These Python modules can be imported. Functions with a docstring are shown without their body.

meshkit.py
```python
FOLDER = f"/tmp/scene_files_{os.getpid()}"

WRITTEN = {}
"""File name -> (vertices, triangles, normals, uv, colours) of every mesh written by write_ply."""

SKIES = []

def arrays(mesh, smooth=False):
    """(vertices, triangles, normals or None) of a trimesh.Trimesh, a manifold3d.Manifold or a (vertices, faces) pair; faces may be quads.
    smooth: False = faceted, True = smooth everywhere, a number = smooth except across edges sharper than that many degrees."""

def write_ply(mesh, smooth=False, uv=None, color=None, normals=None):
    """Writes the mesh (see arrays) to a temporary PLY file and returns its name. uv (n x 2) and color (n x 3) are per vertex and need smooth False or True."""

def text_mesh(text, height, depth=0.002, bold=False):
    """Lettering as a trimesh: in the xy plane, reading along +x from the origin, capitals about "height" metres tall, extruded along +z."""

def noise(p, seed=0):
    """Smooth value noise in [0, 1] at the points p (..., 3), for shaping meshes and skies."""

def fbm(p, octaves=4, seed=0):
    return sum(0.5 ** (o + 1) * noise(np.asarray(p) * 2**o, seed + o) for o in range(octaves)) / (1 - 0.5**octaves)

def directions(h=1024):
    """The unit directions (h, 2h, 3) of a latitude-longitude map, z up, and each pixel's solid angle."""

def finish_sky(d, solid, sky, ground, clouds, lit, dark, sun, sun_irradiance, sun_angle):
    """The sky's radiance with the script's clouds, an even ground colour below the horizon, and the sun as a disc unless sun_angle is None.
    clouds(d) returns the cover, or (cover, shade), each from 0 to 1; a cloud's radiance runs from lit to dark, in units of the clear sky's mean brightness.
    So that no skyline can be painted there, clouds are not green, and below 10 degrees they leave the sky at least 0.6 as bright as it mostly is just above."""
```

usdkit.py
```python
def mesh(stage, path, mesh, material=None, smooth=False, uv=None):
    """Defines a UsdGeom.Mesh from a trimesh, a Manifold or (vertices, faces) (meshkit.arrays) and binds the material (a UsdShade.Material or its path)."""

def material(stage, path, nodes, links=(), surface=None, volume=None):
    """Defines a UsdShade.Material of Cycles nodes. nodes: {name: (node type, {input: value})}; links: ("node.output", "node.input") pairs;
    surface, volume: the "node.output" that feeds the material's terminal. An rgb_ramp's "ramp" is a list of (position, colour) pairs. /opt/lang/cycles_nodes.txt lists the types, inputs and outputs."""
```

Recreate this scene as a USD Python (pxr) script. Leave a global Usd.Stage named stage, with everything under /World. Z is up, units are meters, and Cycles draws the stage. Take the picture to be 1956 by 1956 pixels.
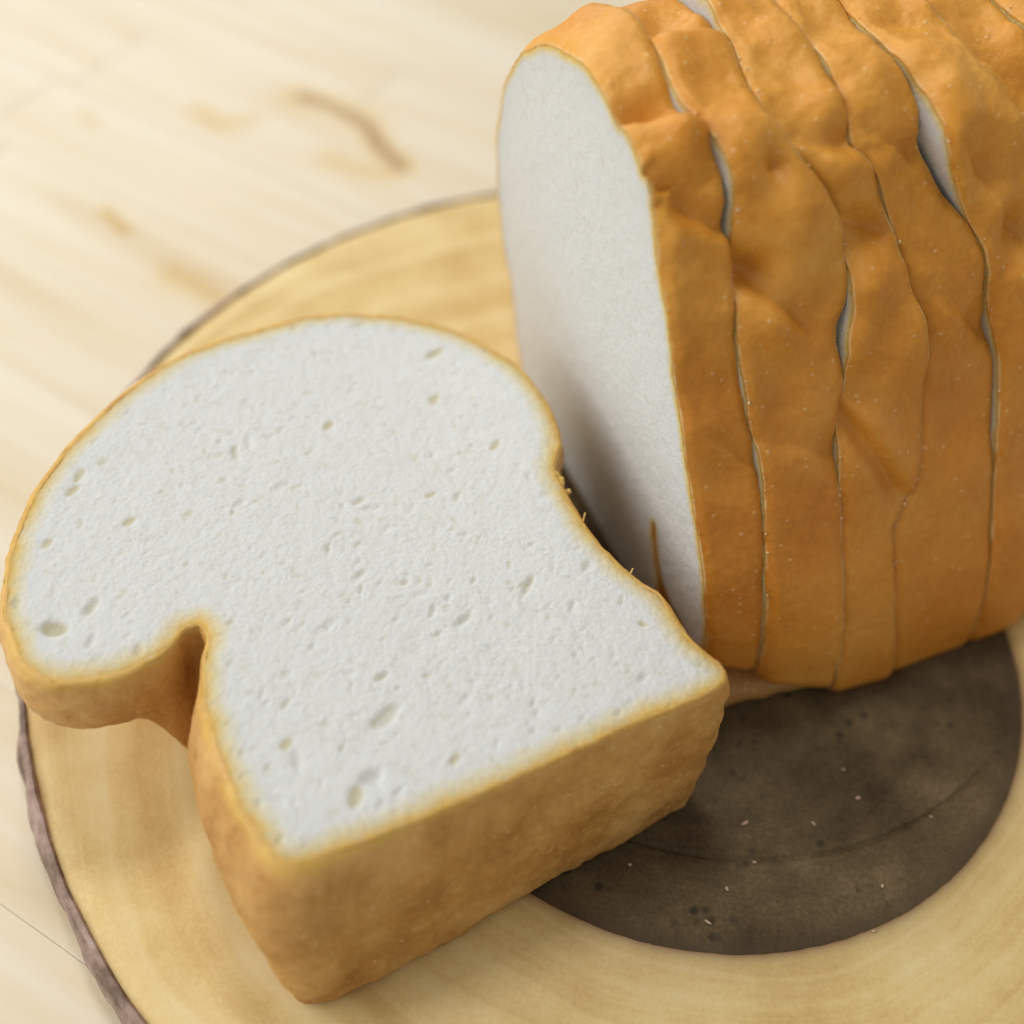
import math, random
import numpy as np, trimesh, usdkit, meshkit
from pxr import Usd, UsdGeom, UsdLux, UsdShade, Gf, Sdf, Vt
from scipy.spatial import Delaunay, cKDTree
from scipy.interpolate import PchipInterpolator
from shapely.geometry import Polygon, Point
import shapely

rng = np.random.default_rng(7)
random.seed(7)
stage = Usd.Stage.CreateInMemory()
UsdGeom.SetStageUpAxis(stage, UsdGeom.Tokens.z)
UsdGeom.SetStageMetersPerUnit(stage, 1.0)
UsdGeom.Xform.Define(stage, '/World')
UsdGeom.Scope.Define(stage, '/World/Looks')
K = 0.287            # metres per working unit (the camera stands one unit above the board)

# ------------------------------------------------------------------ camera
PITCH, ROLL = math.radians(49.9), math.radians(5.0)
fw = np.array([0, math.cos(PITCH), -math.sin(PITCH)])
rt = np.array([1.0, 0, 0]); upc = np.cross(rt, fw)
c_, s_ = math.cos(ROLL), math.sin(ROLL)
rt, upc = c_ * rt + s_ * upc, -s_ * rt + c_ * upc
cam = UsdGeom.Camera.Define(stage, '/World/camera')
M = Gf.Matrix4d(*rt, 0, *upc, 0, *(-fw), 0, 0, 0, K, 1)
cam.AddTransformOp().Set(M)
cam.CreateHorizontalApertureAttr(36.0); cam.CreateVerticalApertureAttr(36.0)
cam.CreateFocalLengthAttr(1.3 * 36.0)
cam.CreateClippingRangeAttr(Gf.Vec2f(0.01, 50))
cam.CreateFStopAttr(5.0); cam.CreateFocusDistanceAttr(1.03 * K)
cam.CreateExposureAttr(0.12)

# ------------------------------------------------------------------ light: a window beyond the board on the left, an added sheen lamp and overhead fill, dim room
def rect_light(name, pos, target, w, h, power, color):
    l = UsdLux.RectLight.Define(stage, '/World/' + name)
    l.CreateWidthAttr(w); l.CreateHeightAttr(h); l.CreateIntensityAttr(power); l.CreateColorAttr(Gf.Vec3f(*color))
    z = np.array(pos, float) - np.array(target, float); z /= np.linalg.norm(z)
    x = np.cross([0, 0, 1.0], z); x /= np.linalg.norm(x); y = np.cross(z, x)
    l.AddTransformOp().Set(Gf.Matrix4d(*x, 0, *y, 0, *z, 0, *pos, 1))
    return l
rect_light('window_light', (-1.35, 0.12, 0.95), (0, 0.2, 0), 1.6, 1.4, 2.75, (1.0, 0.985, 0.96))
rect_light('back_window_light', (-0.85, 2.0, 1.05), (0, 0.3, 0), 1.4, 1.0, 2.2, (0.96, 0.98, 1.0))  # unseen lamp added behind the board to whiten the table top with sheen
rect_light('ceiling_light', (-0.12, 0.60, 1.40), (0.05, 0.2, 0), 0.26, 0.26, 20.0, (1.0, 0.96, 0.90))  # unseen fill added overhead to bring out the crust bumps
room = UsdLux.DomeLight.Define(stage, '/World/room_light')
room_mat = usdkit.material(stage, '/World/Looks/room_glow', {'b': ('background_shader', {'color': (1.0, 0.95, 0.88), 'strength': 0.36})}, surface='b.background')
UsdShade.MaterialBindingAPI.Apply(room.GetPrim()).Bind(room_mat)

# ------------------------------------------------------------------ helpers
used = {}
def numbered(parent, name):
    key = (parent, name); used[key] = used.get(key, -1) + 1
    return name if used[key] == 0 else '%s_%03d' % (name, used[key])
def tag(prim, label=None, cat=None, group=None, kind=None):
    for k, v in (('label', label), ('category', cat), ('group', group), ('kind', kind)):
        if v: prim.SetCustomDataByKey(k, v)
def thing(name, label, cat, loc, group=None, kind=None):
    path = '/World/' + numbered('/World', name)
    x = UsdGeom.Xform.Define(stage, path)
    x.AddTranslateOp().Set(Gf.Vec3d(*[float(v) * K for v in loc]))
    tag(x.GetPrim(), label, cat, group, kind)
    return path, np.asarray(loc, float)
def put(name, v, f, mat, parent=None, smooth=True, attrs=None, label=None):
    """one Mesh; v in working units, world space"""
    root, loc = parent if parent else ('/World', np.zeros(3))
    path = root + '/' + numbered(root, name)
    v = (np.asarray(v, float) - loc) * K
    m = usdkit.mesh(stage, path, (v, np.asarray(f, int)), mat, smooth=smooth)
    for k, a in (attrs or {}).items():
        UsdGeom.PrimvarsAPI(m).CreatePrimvar(k, Sdf.ValueTypeNames.FloatArray, 'vertex').Set(Vt.FloatArray.FromNumpy(np.asarray(a, np.float32)))
    if label: tag(m.GetPrim(), label)
    return m
def sub(parent, name):   # a part that gets sub-parts
    return parent[0] + '/' + name, parent[1]
def sm(x, a, b):
    t = np.clip((np.asarray(x, float) - a) / (b - a), 0, 1); return t * t * (3 - 2 * t)
def fb(p, scale, oct=4, seed=0):
    return meshkit.fbm(np.asarray(p, float) * scale + 31.7, oct, seed) - 0.5
def closed_resample(P, n):
    P = np.asarray(P, float); Q = np.vstack([P, P[:1]])
    s = np.r_[0, np.cumsum(np.linalg.norm(np.diff(Q, axis=0), axis=1))]
    # smooth (Catmull-Rom like) by wrapping
    ss = np.r_[s[:-1] - s[-1], s[:-1], s[:-1] + s[-1]]
    PP = np.vstack([P, P, P])
    q = np.arange(n) / n * s[-1]
    return np.stack([PchipInterpolator(ss, PP[:, i])(q) for i in range(2)], -1)
def fill_polygon(B, h, seed=0):
    """triangulates the inside of outline B (n,2): returns points (boundary first), faces, distance to the outline"""
    poly = Polygon(B)
    if not poly.is_valid: poly = poly.buffer(0)
    x0, y0, x1, y1 = poly.bounds
    X, Y = np.meshgrid(np.arange(x0, x1, h), np.arange(y0, y1, h * 0.866))
    X = X + (np.arange(X.shape[0]) % 2)[:, None] * h / 2
    g = np.stack([X.ravel(), Y.ravel()], -1) + np.random.default_rng(seed).normal(0, h * 0.12, (X.size, 2))
    g = g[shapely.contains_xy(poly.buffer(-h * 0.55), g[:, 0], g[:, 1])]
    P = np.vstack([B, g])
    tri = Delaunay(P).simplices
    cen = P[tri].mean(1)
    tri = tri[shapely.contains_xy(poly, cen[:, 0], cen[:, 1])]
    a = P[tri]; cr = (a[:, 1, 0] - a[:, 0, 0]) * (a[:, 2, 1] - a[:, 0, 1]) - (a[:, 1, 1] - a[:, 0, 1]) * (a[:, 2, 0] - a[:, 0, 0])
    tri = tri[np.abs(cr) > 1e-12]; cr = cr[np.abs(cr) > 1e-12]
    tri[cr < 0] = tri[cr < 0][:, ::-1]
    Bd = closed_resample(B, 4 * len(B)) if len(B) < 300 else B
    d, _ = cKDTree(Bd).query(P)
    d[:len(B)] = 0
    return P, tri, d
def band(nu, nv, flip=False):
    """quads of a strip closed in u: vertex index = j * nu + i"""
    i, j = np.meshgrid(np.arange(nu), np.arange(nv - 1)); i, j = i.ravel(), j.ravel(); k = (i + 1) % nu
    q = np.stack([j * nu + i, j * nu + k, (j + 1) * nu + k, (j + 1) * nu + i], -1)
    return q[:, ::-1] if flip else q

# ------------------------------------------------------------------ materials
def mat(name, nodes, links, surface='p.BSDF'):
    return usdkit.material(stage, '/World/Looks/' + name, nodes, links, surface=surface)
# crust: golden brown skin with soft tone changes, tiny pale blisters, paler along a cut edge (edge = distance from the cut)
def crust_mat(name, dark, mid, light, pale, e0, e1, pmin=0.0, blotch=26.0):
    return mat(name, {
        'g': ('geometry', {}),
        'n1': ('noise_texture', {'scale': blotch, 'detail': 4.0, 'roughness': 0.6}),
        'n2': ('noise_texture', {'scale': 700.0, 'detail': 3.0, 'roughness': 0.65}),
        'add': ('math', {'math_type': 'multiply_add', 'value2': 0.35}),
        'r': ('rgb_ramp', {'ramp': [(0.38, dark), (0.60, mid), (0.86, light)]}),
        'v': ('voronoi_texture', {'scale': 400.0, 'randomness': 1.0}),
        'vs': ('separate_color', {}),
        'vm': ('map_range', {'from_min': 0.05, 'from_max': 0.27, 'to_min': 1.0, 'to_max': 0.0, 'range_type': 'smoothstep', 'clamp': True}),
        'vr': ('math', {'math_type': 'greater_than', 'value2': 0.70}),
        'vk': ('math', {'math_type': 'multiply'}),
        'vc': ('math', {'math_type': 'multiply', 'value2': 0.60}),
        'mb': ('mix_color', {'b': (0.84, 0.56, 0.27)}),
        'e': ('attribute', {'attribute': 'edge'}),
        'er': ('map_range', {'from_min': e0, 'from_max': e1, 'to_min': 1.0, 'to_max': 0.0, 'range_type': 'smoothstep', 'clamp': True}),
        'nE': ('noise_texture', {'scale': 170.0, 'detail': 3.0, 'roughness': 0.6}), 'nEr': ('map_range', {'from_min': 0.40, 'from_max': 0.62, 'to_min': pmin, 'to_max': 1.0, 'clamp': True}), 'ek': ('math', {'math_type': 'multiply'}),
        'bk': ('attribute', {'attribute': 'low_tone'}), 'mk': ('mix_color', {'blend_type': 'multiply', 'b': (0.86, 0.72, 0.62)}), 'me': ('mix_color', {'b': pale}),
        'h1': ('math', {'math_type': 'multiply_add', 'value2': 0.9}),
        'bm': ('bump', {'strength': 0.28, 'distance': 0.0006}),
        'p': ('principled_bsdf', {'roughness': 0.46, 'specular_ior_level': 0.42, 'subsurface_weight': 0.12, 'subsurface_scale': 0.0015, 'subsurface_radius': (1.0, 0.5, 0.2)})},
        [('g.position', 'n1.vector'), ('g.position', 'n2.vector'), ('g.position', 'v.vector'), ('n2.fac', 'add.value1'), ('n1.fac', 'add.value3'), ('add.value', 'r.fac'),
         ('v.color', 'vs.color'), ('v.distance', 'vm.value'), ('vs.r', 'vr.value1'), ('vm.result', 'vk.value1'), ('vr.value', 'vk.value2'), ('vk.value', 'vc.value1'),
         ('r.color', 'mk.a'), ('bk.fac', 'mk.fac'), ('mk.result', 'mb.a'), ('vc.value', 'mb.fac'), ('mb.result', 'me.a'), ('e.fac', 'er.value'), ('g.position', 'nE.vector'), ('nE.fac', 'nEr.value'), ('er.result', 'ek.value1'), ('nEr.result', 'ek.value2'), ('ek.value', 'me.fac'), ('me.result', 'p.base_color'),
         ('vk.value', 'h1.value1'), ('n2.fac', 'h1.value3'), ('h1.value', 'bm.height'), ('bm.normal', 'p.normal')])
CRUST = crust_mat('loaf_crust', (0.52, 0.195, 0.017), (0.67, 0.285, 0.030), (0.76, 0.39, 0.070), (0.76, 0.52, 0.22), 0.00005, 0.0006)
HEEL_CRUST = crust_mat('heel_crust', (0.31, 0.135, 0.030), (0.51, 0.262, 0.066), (0.70, 0.43, 0.15), (0.68, 0.43, 0.10), 0.0003, 0.0052, 0.30, 48.0)
UNDER_CRUST = crust_mat('underside_crust', (0.34, 0.17, 0.05), (0.44, 0.23, 0.07), (0.52, 0.30, 0.10), (0.7, 0.5, 0.25), 0.0002, 0.002)
# crumb: white, fine pores; golden towards the baked rim (edge = distance to the rim)
def crumb_mat(name, e_gold, e_white, white, wob):
    return mat(name, {
        'g': ('geometry', {}),
        'mp': ('mapping', {'scale': (1.0, 1.0, 1.0)}),
        'v': ('voronoi_texture', {'scale': 820.0, 'feature': 'smooth_f1', 'smoothness': 0.45, 'randomness': 1.0}), 'dw': ('noise_texture', {'scale': 500.0, 'detail': 2.0}), 'dws': ('vector_math', {'math_type': 'scale', 'scale': 0.0016}), 'dwa': ('vector_math', {'math_type': 'add'}),
        'n': ('noise_texture', {'scale': 1300.0, 'detail': 4.0, 'roughness': 0.65}),
        'n3': ('noise_texture', {'scale': 420.0, 'detail': 3.0, 'roughness': 0.6}),
        'h': ('math', {'math_type': 'multiply_add', 'value2': -1.1}),
        'h2': ('math', {'math_type': 'multiply_add', 'value2': 1.2}),
        'bm': ('bump', {'strength': 0.30, 'distance': 0.0009}),
        'e': ('attribute', {'attribute': 'edge'}),
        'nb': ('noise_texture', {'scale': 160.0, 'detail': 4.0, 'roughness': 0.7}),
        'ne': ('math', {'math_type': 'multiply_add', 'value2': wob, 'value3': -0.5 * wob}),
        'ea': ('math', {'math_type': 'add'}),
        'er': ('map_range', {'from_min': 0.0, 'from_max': e_white, 'to_min': 0.0, 'to_max': 1.0, 'clamp': True}),
        'r': ('rgb_ramp', {'ramp': [(0.0, (0.62, 0.33, 0.06)), (e_gold / e_white, (0.74, 0.50, 0.13)), (0.5 * (1 + e_gold / e_white), (0.70, 0.63, 0.43)), (1.0, white)]}),
        'n4': ('noise_texture', {'scale': 330.0, 'detail': 3.0, 'roughness': 0.6}),
        'tr': ('map_range', {'from_min': 0.56, 'from_max': 0.72, 'to_min': 0.0, 'to_max': 0.45, 'clamp': True}),
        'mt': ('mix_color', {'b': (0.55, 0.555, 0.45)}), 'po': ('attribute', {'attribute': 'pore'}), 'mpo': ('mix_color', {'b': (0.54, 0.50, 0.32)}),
        'p': ('principled_bsdf', {'roughness': 0.75, 'specular_ior_level': 0.22, 'subsurface_weight': 0.5, 'subsurface_scale': 0.0018, 'subsurface_radius': (1.0, 0.85, 0.65)})},
        [('g.position', 'mp.vector'), ('g.position', 'dw.vector'), ('dw.color', 'dws.vector1'), ('dws.vector', 'dwa.vector1'), ('mp.vector', 'dwa.vector2'), ('dwa.vector', 'v.vector'), ('mp.vector', 'n.vector'), ('g.position', 'n3.vector'), ('g.position', 'nb.vector'), ('g.position', 'n4.vector'),
         ('v.distance', 'h.value1'), ('n.fac', 'h.value3'), ('n3.fac', 'h2.value1'), ('h.value', 'h2.value3'), ('h2.value', 'bm.height'),
         ('e.fac', 'ea.value1'), ('nb.fac', 'ne.value1'), ('ne.value', 'ea.value2'), ('ea.value', 'er.value'), ('er.result', 'r.fac'),
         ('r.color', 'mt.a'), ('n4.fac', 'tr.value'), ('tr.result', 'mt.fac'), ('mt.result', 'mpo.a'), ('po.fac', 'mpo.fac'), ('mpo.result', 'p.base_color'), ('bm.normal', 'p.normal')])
CRUMB = crumb_mat('white_crumb', 0.0004, 0.0024, (0.670, 0.685, 0.670), 0.0016)
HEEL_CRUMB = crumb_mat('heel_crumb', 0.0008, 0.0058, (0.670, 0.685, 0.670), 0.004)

# ------------------------------------------------------------------ the loaf's base surface: outline parameter u (0..1, from the lower near corner up the flat base side, over the top, round the domed side and back), depth d along the loaf
YAW, LEAN = math.radians(26), math.radians(5)
HV = np.array([math.cos(YAW), math.sin(YAW), 0]); TV = np.array([-math.sin(YAW), math.cos(YAW), 0])
UV_ = math.cos(LEAN) * np.array([0, 0, 1.0]) - math.sin(LEAN) * HV
LB = np.array([0.1712, 0.6395, 0.070])
OUT = np.array([(0.004, -0.006), (-0.003, 0.006), (-0.003, 0.036), (0.006, 0.081), (0.032, 0.141), (0.061, 0.199), (0.099, 0.281), (0.130, 0.347), (0.145, 0.383), (0.172, 0.402), (0.207, 0.412), (0.240, 0.413), (0.275, 0.410), (0.303, 0.402),
                (0.344, 0.382), (0.383, 0.352), (0.425, 0.301), (0.447, 0.250), (0.458, 0.195), (0.455, 0.148), (0.443, 0.108), (0.430, 0.055), (0.420, 0.0), (0.398, -0.043), (0.355, -0.064), (0.300, -0.070), (0.240, -0.070), (0.180, -0.070),
                (0.115, -0.066), (0.086, -0.045), (0.083, -0.005), (0.0955, 0.030), (0.1030, 0.058), (0.1010, 0.066), (0.0995, 0.058), (0.0915, 0.030), (0.073, 0.005), (0.050, -0.003), (0.020, -0.008)])
NU = 1200
OUTC = closed_resample(OUT, NU)
UU = np.arange(NU) / NU
_len = np.linalg.norm(np.diff(np.vstack([OUTC, OUTC[:1]]), axis=0), axis=1).sum()
# how far the lower near corner of each slice sits from that of the first one
CORN_D = [-0.1, 0.0, 0.043, 0.057, 0.120, 0.195, 0.285, 0.344, 1.0]
CORN_T = [0.0, 0.0, -0.013, -0.023, -0.033, -0.033, -0.030, -0.025, -0.025]
CORN_Z = [0.0, 0.0, -0.018, -0.025, -0.058, -0.068, -0.068, -0.068, -0.068]
_up_len = 0.42 / _len
CORN_W = np.where(UU < 0.5, np.clip(1 - UU / _up_len, 0, 1) ** 1.25, np.clip(1 - (1 - UU) / 0.075, 0, 1))
OUTN = None
def outline_normals(P):
    t = np.roll(P, -1, 0) - np.roll(P, 1, 0)
    n = np.stack([-t[:, 1], t[:, 0]], -1); n /= np.linalg.norm(n, axis=1, keepdims=True) + 1e-12
    return n
OUTN = outline_normals(OUTC)          # outward: the outline runs clockwise seen from the first cut face
def S(iu, d, off=0.0):
    """world point for outline index array iu (float, wraps), depth d, outward offset"""
    iu = np.asarray(iu, float) % NU
    def at(A): 
        i = np.floor(iu).astype(int) % NU; f = iu - np.floor(iu)
        return A[i] * (1 - f)[..., None] + A[(i + 1) % NU] * f[..., None] if A.ndim == 2 else A[i] * (1 - f) + A[(i + 1) % NU] * f
    o = at(OUTC) + at(OUTN) * np.asarray(off)[..., None]
    w = at(CORN_W)
    tt = o[..., 0] + w * np.interp(d, CORN_D, CORN_T)
    zz = o[..., 1] + w * np.interp(d, CORN_D, CORN_Z)
    return LB + tt[..., None] * TV + zz[..., None] * UV_ + np.asarray(d)[..., None] * HV

# ------------------------------------------------------------------ table: staves of pale wood glued side by side
TABLE_Z = -0.055
TA = math.radians(-28.0)
def table_wood():
    nodes = {'tc': ('texture_coordinate', {}), 'oi': ('object_info', {}), 'of': ('vector_math', {'math_type': 'scale', 'vector1': (7.0, 13.0, 5.0)}), 'av': ('vector_math', {'math_type': 'add'}),
             'mp': ('mapping', {'scale': (5.0, 70.0, 40.0)}), 'n': ('noise_texture', {'scale': 1.0, 'detail': 5.0, 'roughness': 0.58, 'distortion': 0.35}),
             'mp2': ('mapping', {'scale': (5.0, 14.0, 10.0)}), 'n2': ('noise_texture', {'scale': 1.0, 'detail': 3.0, 'roughness': 0.5}),
             'a': ('math', {'math_type': 'multiply_add', 'value2': 0.6}), 'b': ('math', {'math_type': 'multiply_add', 'value2': 0.16, 'value3': -0.36}), 'c': ('math', {'math_type': 'add'}),
             'r': ('rgb_ramp', {'ramp': [(0.20, (0.64, 0.505, 0.295)), (0.44, (0.725, 0.63, 0.445)), (0.72, (0.77, 0.705, 0.56))]}),
             'k': ('attribute', {'attribute': 'knot'}), 'kr': ('rgb_ramp', {'ramp': [(0.0, (1, 1, 1)), (0.45, (0.90, 0.76, 0.46)), (1.0, (0.50, 0.33, 0.20))]}), 'km': ('mix_color', {'blend_type': 'multiply', 'fac': 1.0}),
             'bm': ('bump', {'strength': 0.10, 'distance': 0.0003}),
             'p': ('principled_bsdf', {'roughness': 0.42, 'specular_ior_level': 0.45, 'coat_weight': 0.25, 'coat_roughness': 0.40})}
    links = [('oi.random', 'of.scale'), ('tc.object', 'av.vector1'), ('of.vector', 'av.vector2'), ('av.vector', 'mp.vector'), ('av.vector', 'mp2.vector'), ('mp.vector', 'n.vector'), ('mp2.vector', 'n2.vector'),
             ('n2.fac', 'a.value1'), ('n.fac', 'a.value3'), ('oi.random', 'b.value1'), ('a.value', 'c.value1'), ('b.value', 'c.value2'), ('c.value', 'r.fac'),
             ('k.fac', 'kr.fac'), ('r.color', 'km.a'), ('kr.color', 'km.b'), ('km.result', 'p.base_color'), ('n.fac', 'bm.height'), ('bm.normal', 'p.normal')]
    return mat('stave_wood', nodes, links)
STAVE = table_wood()
JOINT = mat('glue_line', {'p': ('principled_bsdf', {'base_color': (0.68, 0.56, 0.38), 'roughness': 0.7})}, [])
tpath = '/World/' + numbered('/World', 'butcher_block_table')
tx = UsdGeom.Xform.Define(stage, tpath); tx.AddTranslateOp().Set(Gf.Vec3d(0.1 * K, 0.95 * K, TABLE_Z * K)); tx.AddRotateZOp().Set(math.degrees(TA))
tag(tx.GetPrim(), 'pale butcher block table top of glued wooden staves under the round board', 'table')
TL = (tpath, np.zeros(3))
ca, sa = math.cos(TA), math.sin(TA)
def to_table(x, y):
    dx, dy = x - 0.1, y - 0.95
    return ca * dx + sa * dy, -sa * dx + ca * dy
# the brown figure in the wood: polylines in world x, y with a half width
KNOTS = [([(-0.345, 1.605), (-0.262, 1.565), (-0.240, 1.545), (-0.223, 1.505), (-0.186, 1.462)], 0.014, 1.0), ([(-0.350, 1.60), (-0.29, 1.585), (-0.25, 1.56)], 0.030, 0.42), ([(-0.28, 1.47), (-0.245, 1.452), (-0.20, 1.44)], 0.018, 0.40),
         ([(-0.535, 1.320), (-0.500, 1.285)], 0.008, 0.75), ([(-0.475, 1.55), (-0.43, 1.52), (-0.40, 1.535)], 0.016, 0.40), ([(-0.43, 1.215), (-0.36, 1.165), (-0.30, 1.14)], 0.022, 0.40), ([(-0.62, 1.52), (-0.60, 1.50)], 0.009, 0.3), ([(-0.46, 1.06), (-0.42, 1.03)], 0.016, 0.35)]
def knot_value(xy):
    out = np.zeros(len(xy))
    wob = np.stack([fb(np.c_[xy, 0 * xy[:, :1]], 22, 3, 5), fb(np.c_[xy, 0 * xy[:, :1]], 22, 3, 9)], -1) * 0.022
    q = xy + wob
    for line, w, a in KNOTS:
        best = np.full(len(xy), 9.0)
        for (x0, y0), (x1, y1) in zip(line[:-1], line[1:]):
            d = np.array([x1 - x0, y1 - y0]); t = np.clip(((q - [x0, y0]) @ d) / (d @ d), 0, 1)
            best = np.minimum(best, np.hypot(*(q - [x0, y0] - t[:, None] * d).T))
        out = np.maximum(out, a * np.exp(-(best / w) ** 2))
    return out
SW = 0.150
seam0 = to_table(0.945 * -sa, 0.945 * ca)[1]
for row in range(-10, 9):
    y0 = seam0 + row * SW; y1 = y0 + SW
    x = -2.3 + rng.uniform(0, 0.5)
    while x < 1.9:
        ln = rng.uniform(0.75, 1.35); x2 = x + ln
        g = 0.00015; c = 0.0008
        fine = (row in (-1, 0, 1, 2)) and x < 0.0 and x2 > -1.0
        nx, ny = (max(8, int(ln / 0.010)), 18) if fine else (10, 4)
        xs = np.r_[x + g, np.linspace(x + g + c, x2 - g - c, nx), x2 - g]; ys = np.r_[y0 + g, np.linspace(y0 + g + c, y1 - g - c, ny), y1 - g]
        X, Y = np.meshgrid(xs, ys); Z = np.full(X.shape, rng.uniform(-0.0005, 0.0005))
        Z[0] -= c * 0.3; Z[-1] -= c * 0.3; Z[:, 0] -= c * 0.3; Z[:, -1] -= c * 0.3
        V = np.stack([X, Y, Z], -1).reshape(-1, 3); m, n = X.shape
        I, J = np.meshgrid(np.arange(n - 1), np.arange(m - 1)); I, J = I.ravel(), J.ravel()
        F = np.stack([J * n + I, J * n + I + 1, (J + 1) * n + I + 1, (J + 1) * n + I], -1)
        ring = np.r_[np.arange(n), np.arange(1, m) * n + n - 1, (m - 1) * n + np.arange(n - 2, -1, -1), np.arange(m - 2, 0, -1) * n]
        low = V[ring] * [1, 1, 0] + [0, 0, -0.12]; b0 = len(V); r = len(ring); q = np.arange(r)
        F2 = np.stack([b0 + q, b0 + (q + 1) % r, ring[(q + 1) % r], ring[q]], -1)
        V2 = np.vstack([V, low]); F = np.vstack([F, F2])
        wx = ca * V2[:, 0] - sa * V2[:, 1] + 0.1; wy = sa * V2[:, 0] + ca * V2[:, 1] + 0.95
        put('stave', V2, F, STAVE, TL, smooth=35 if not fine else True, attrs={'knot': knot_value(np.stack([wx, wy], -1))} if fine else None)
        x = x2
bx = np.array([(-2.6, -1.6), (2.2, -1.6), (2.2, 1.5), (-2.6, 1.5)])
put('underlay', np.vstack([np.c_[bx, np.full(4, -0.0065)], np.c_[bx, np.full(4, -0.115)]]), np.array([(0, 1, 2, 3), (7, 6, 5, 4), (0, 4, 5, 1), (1, 5, 6, 2), (2, 6, 7, 3), (3, 7, 4, 0)]), JOINT, TL, smooth=False)

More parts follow.
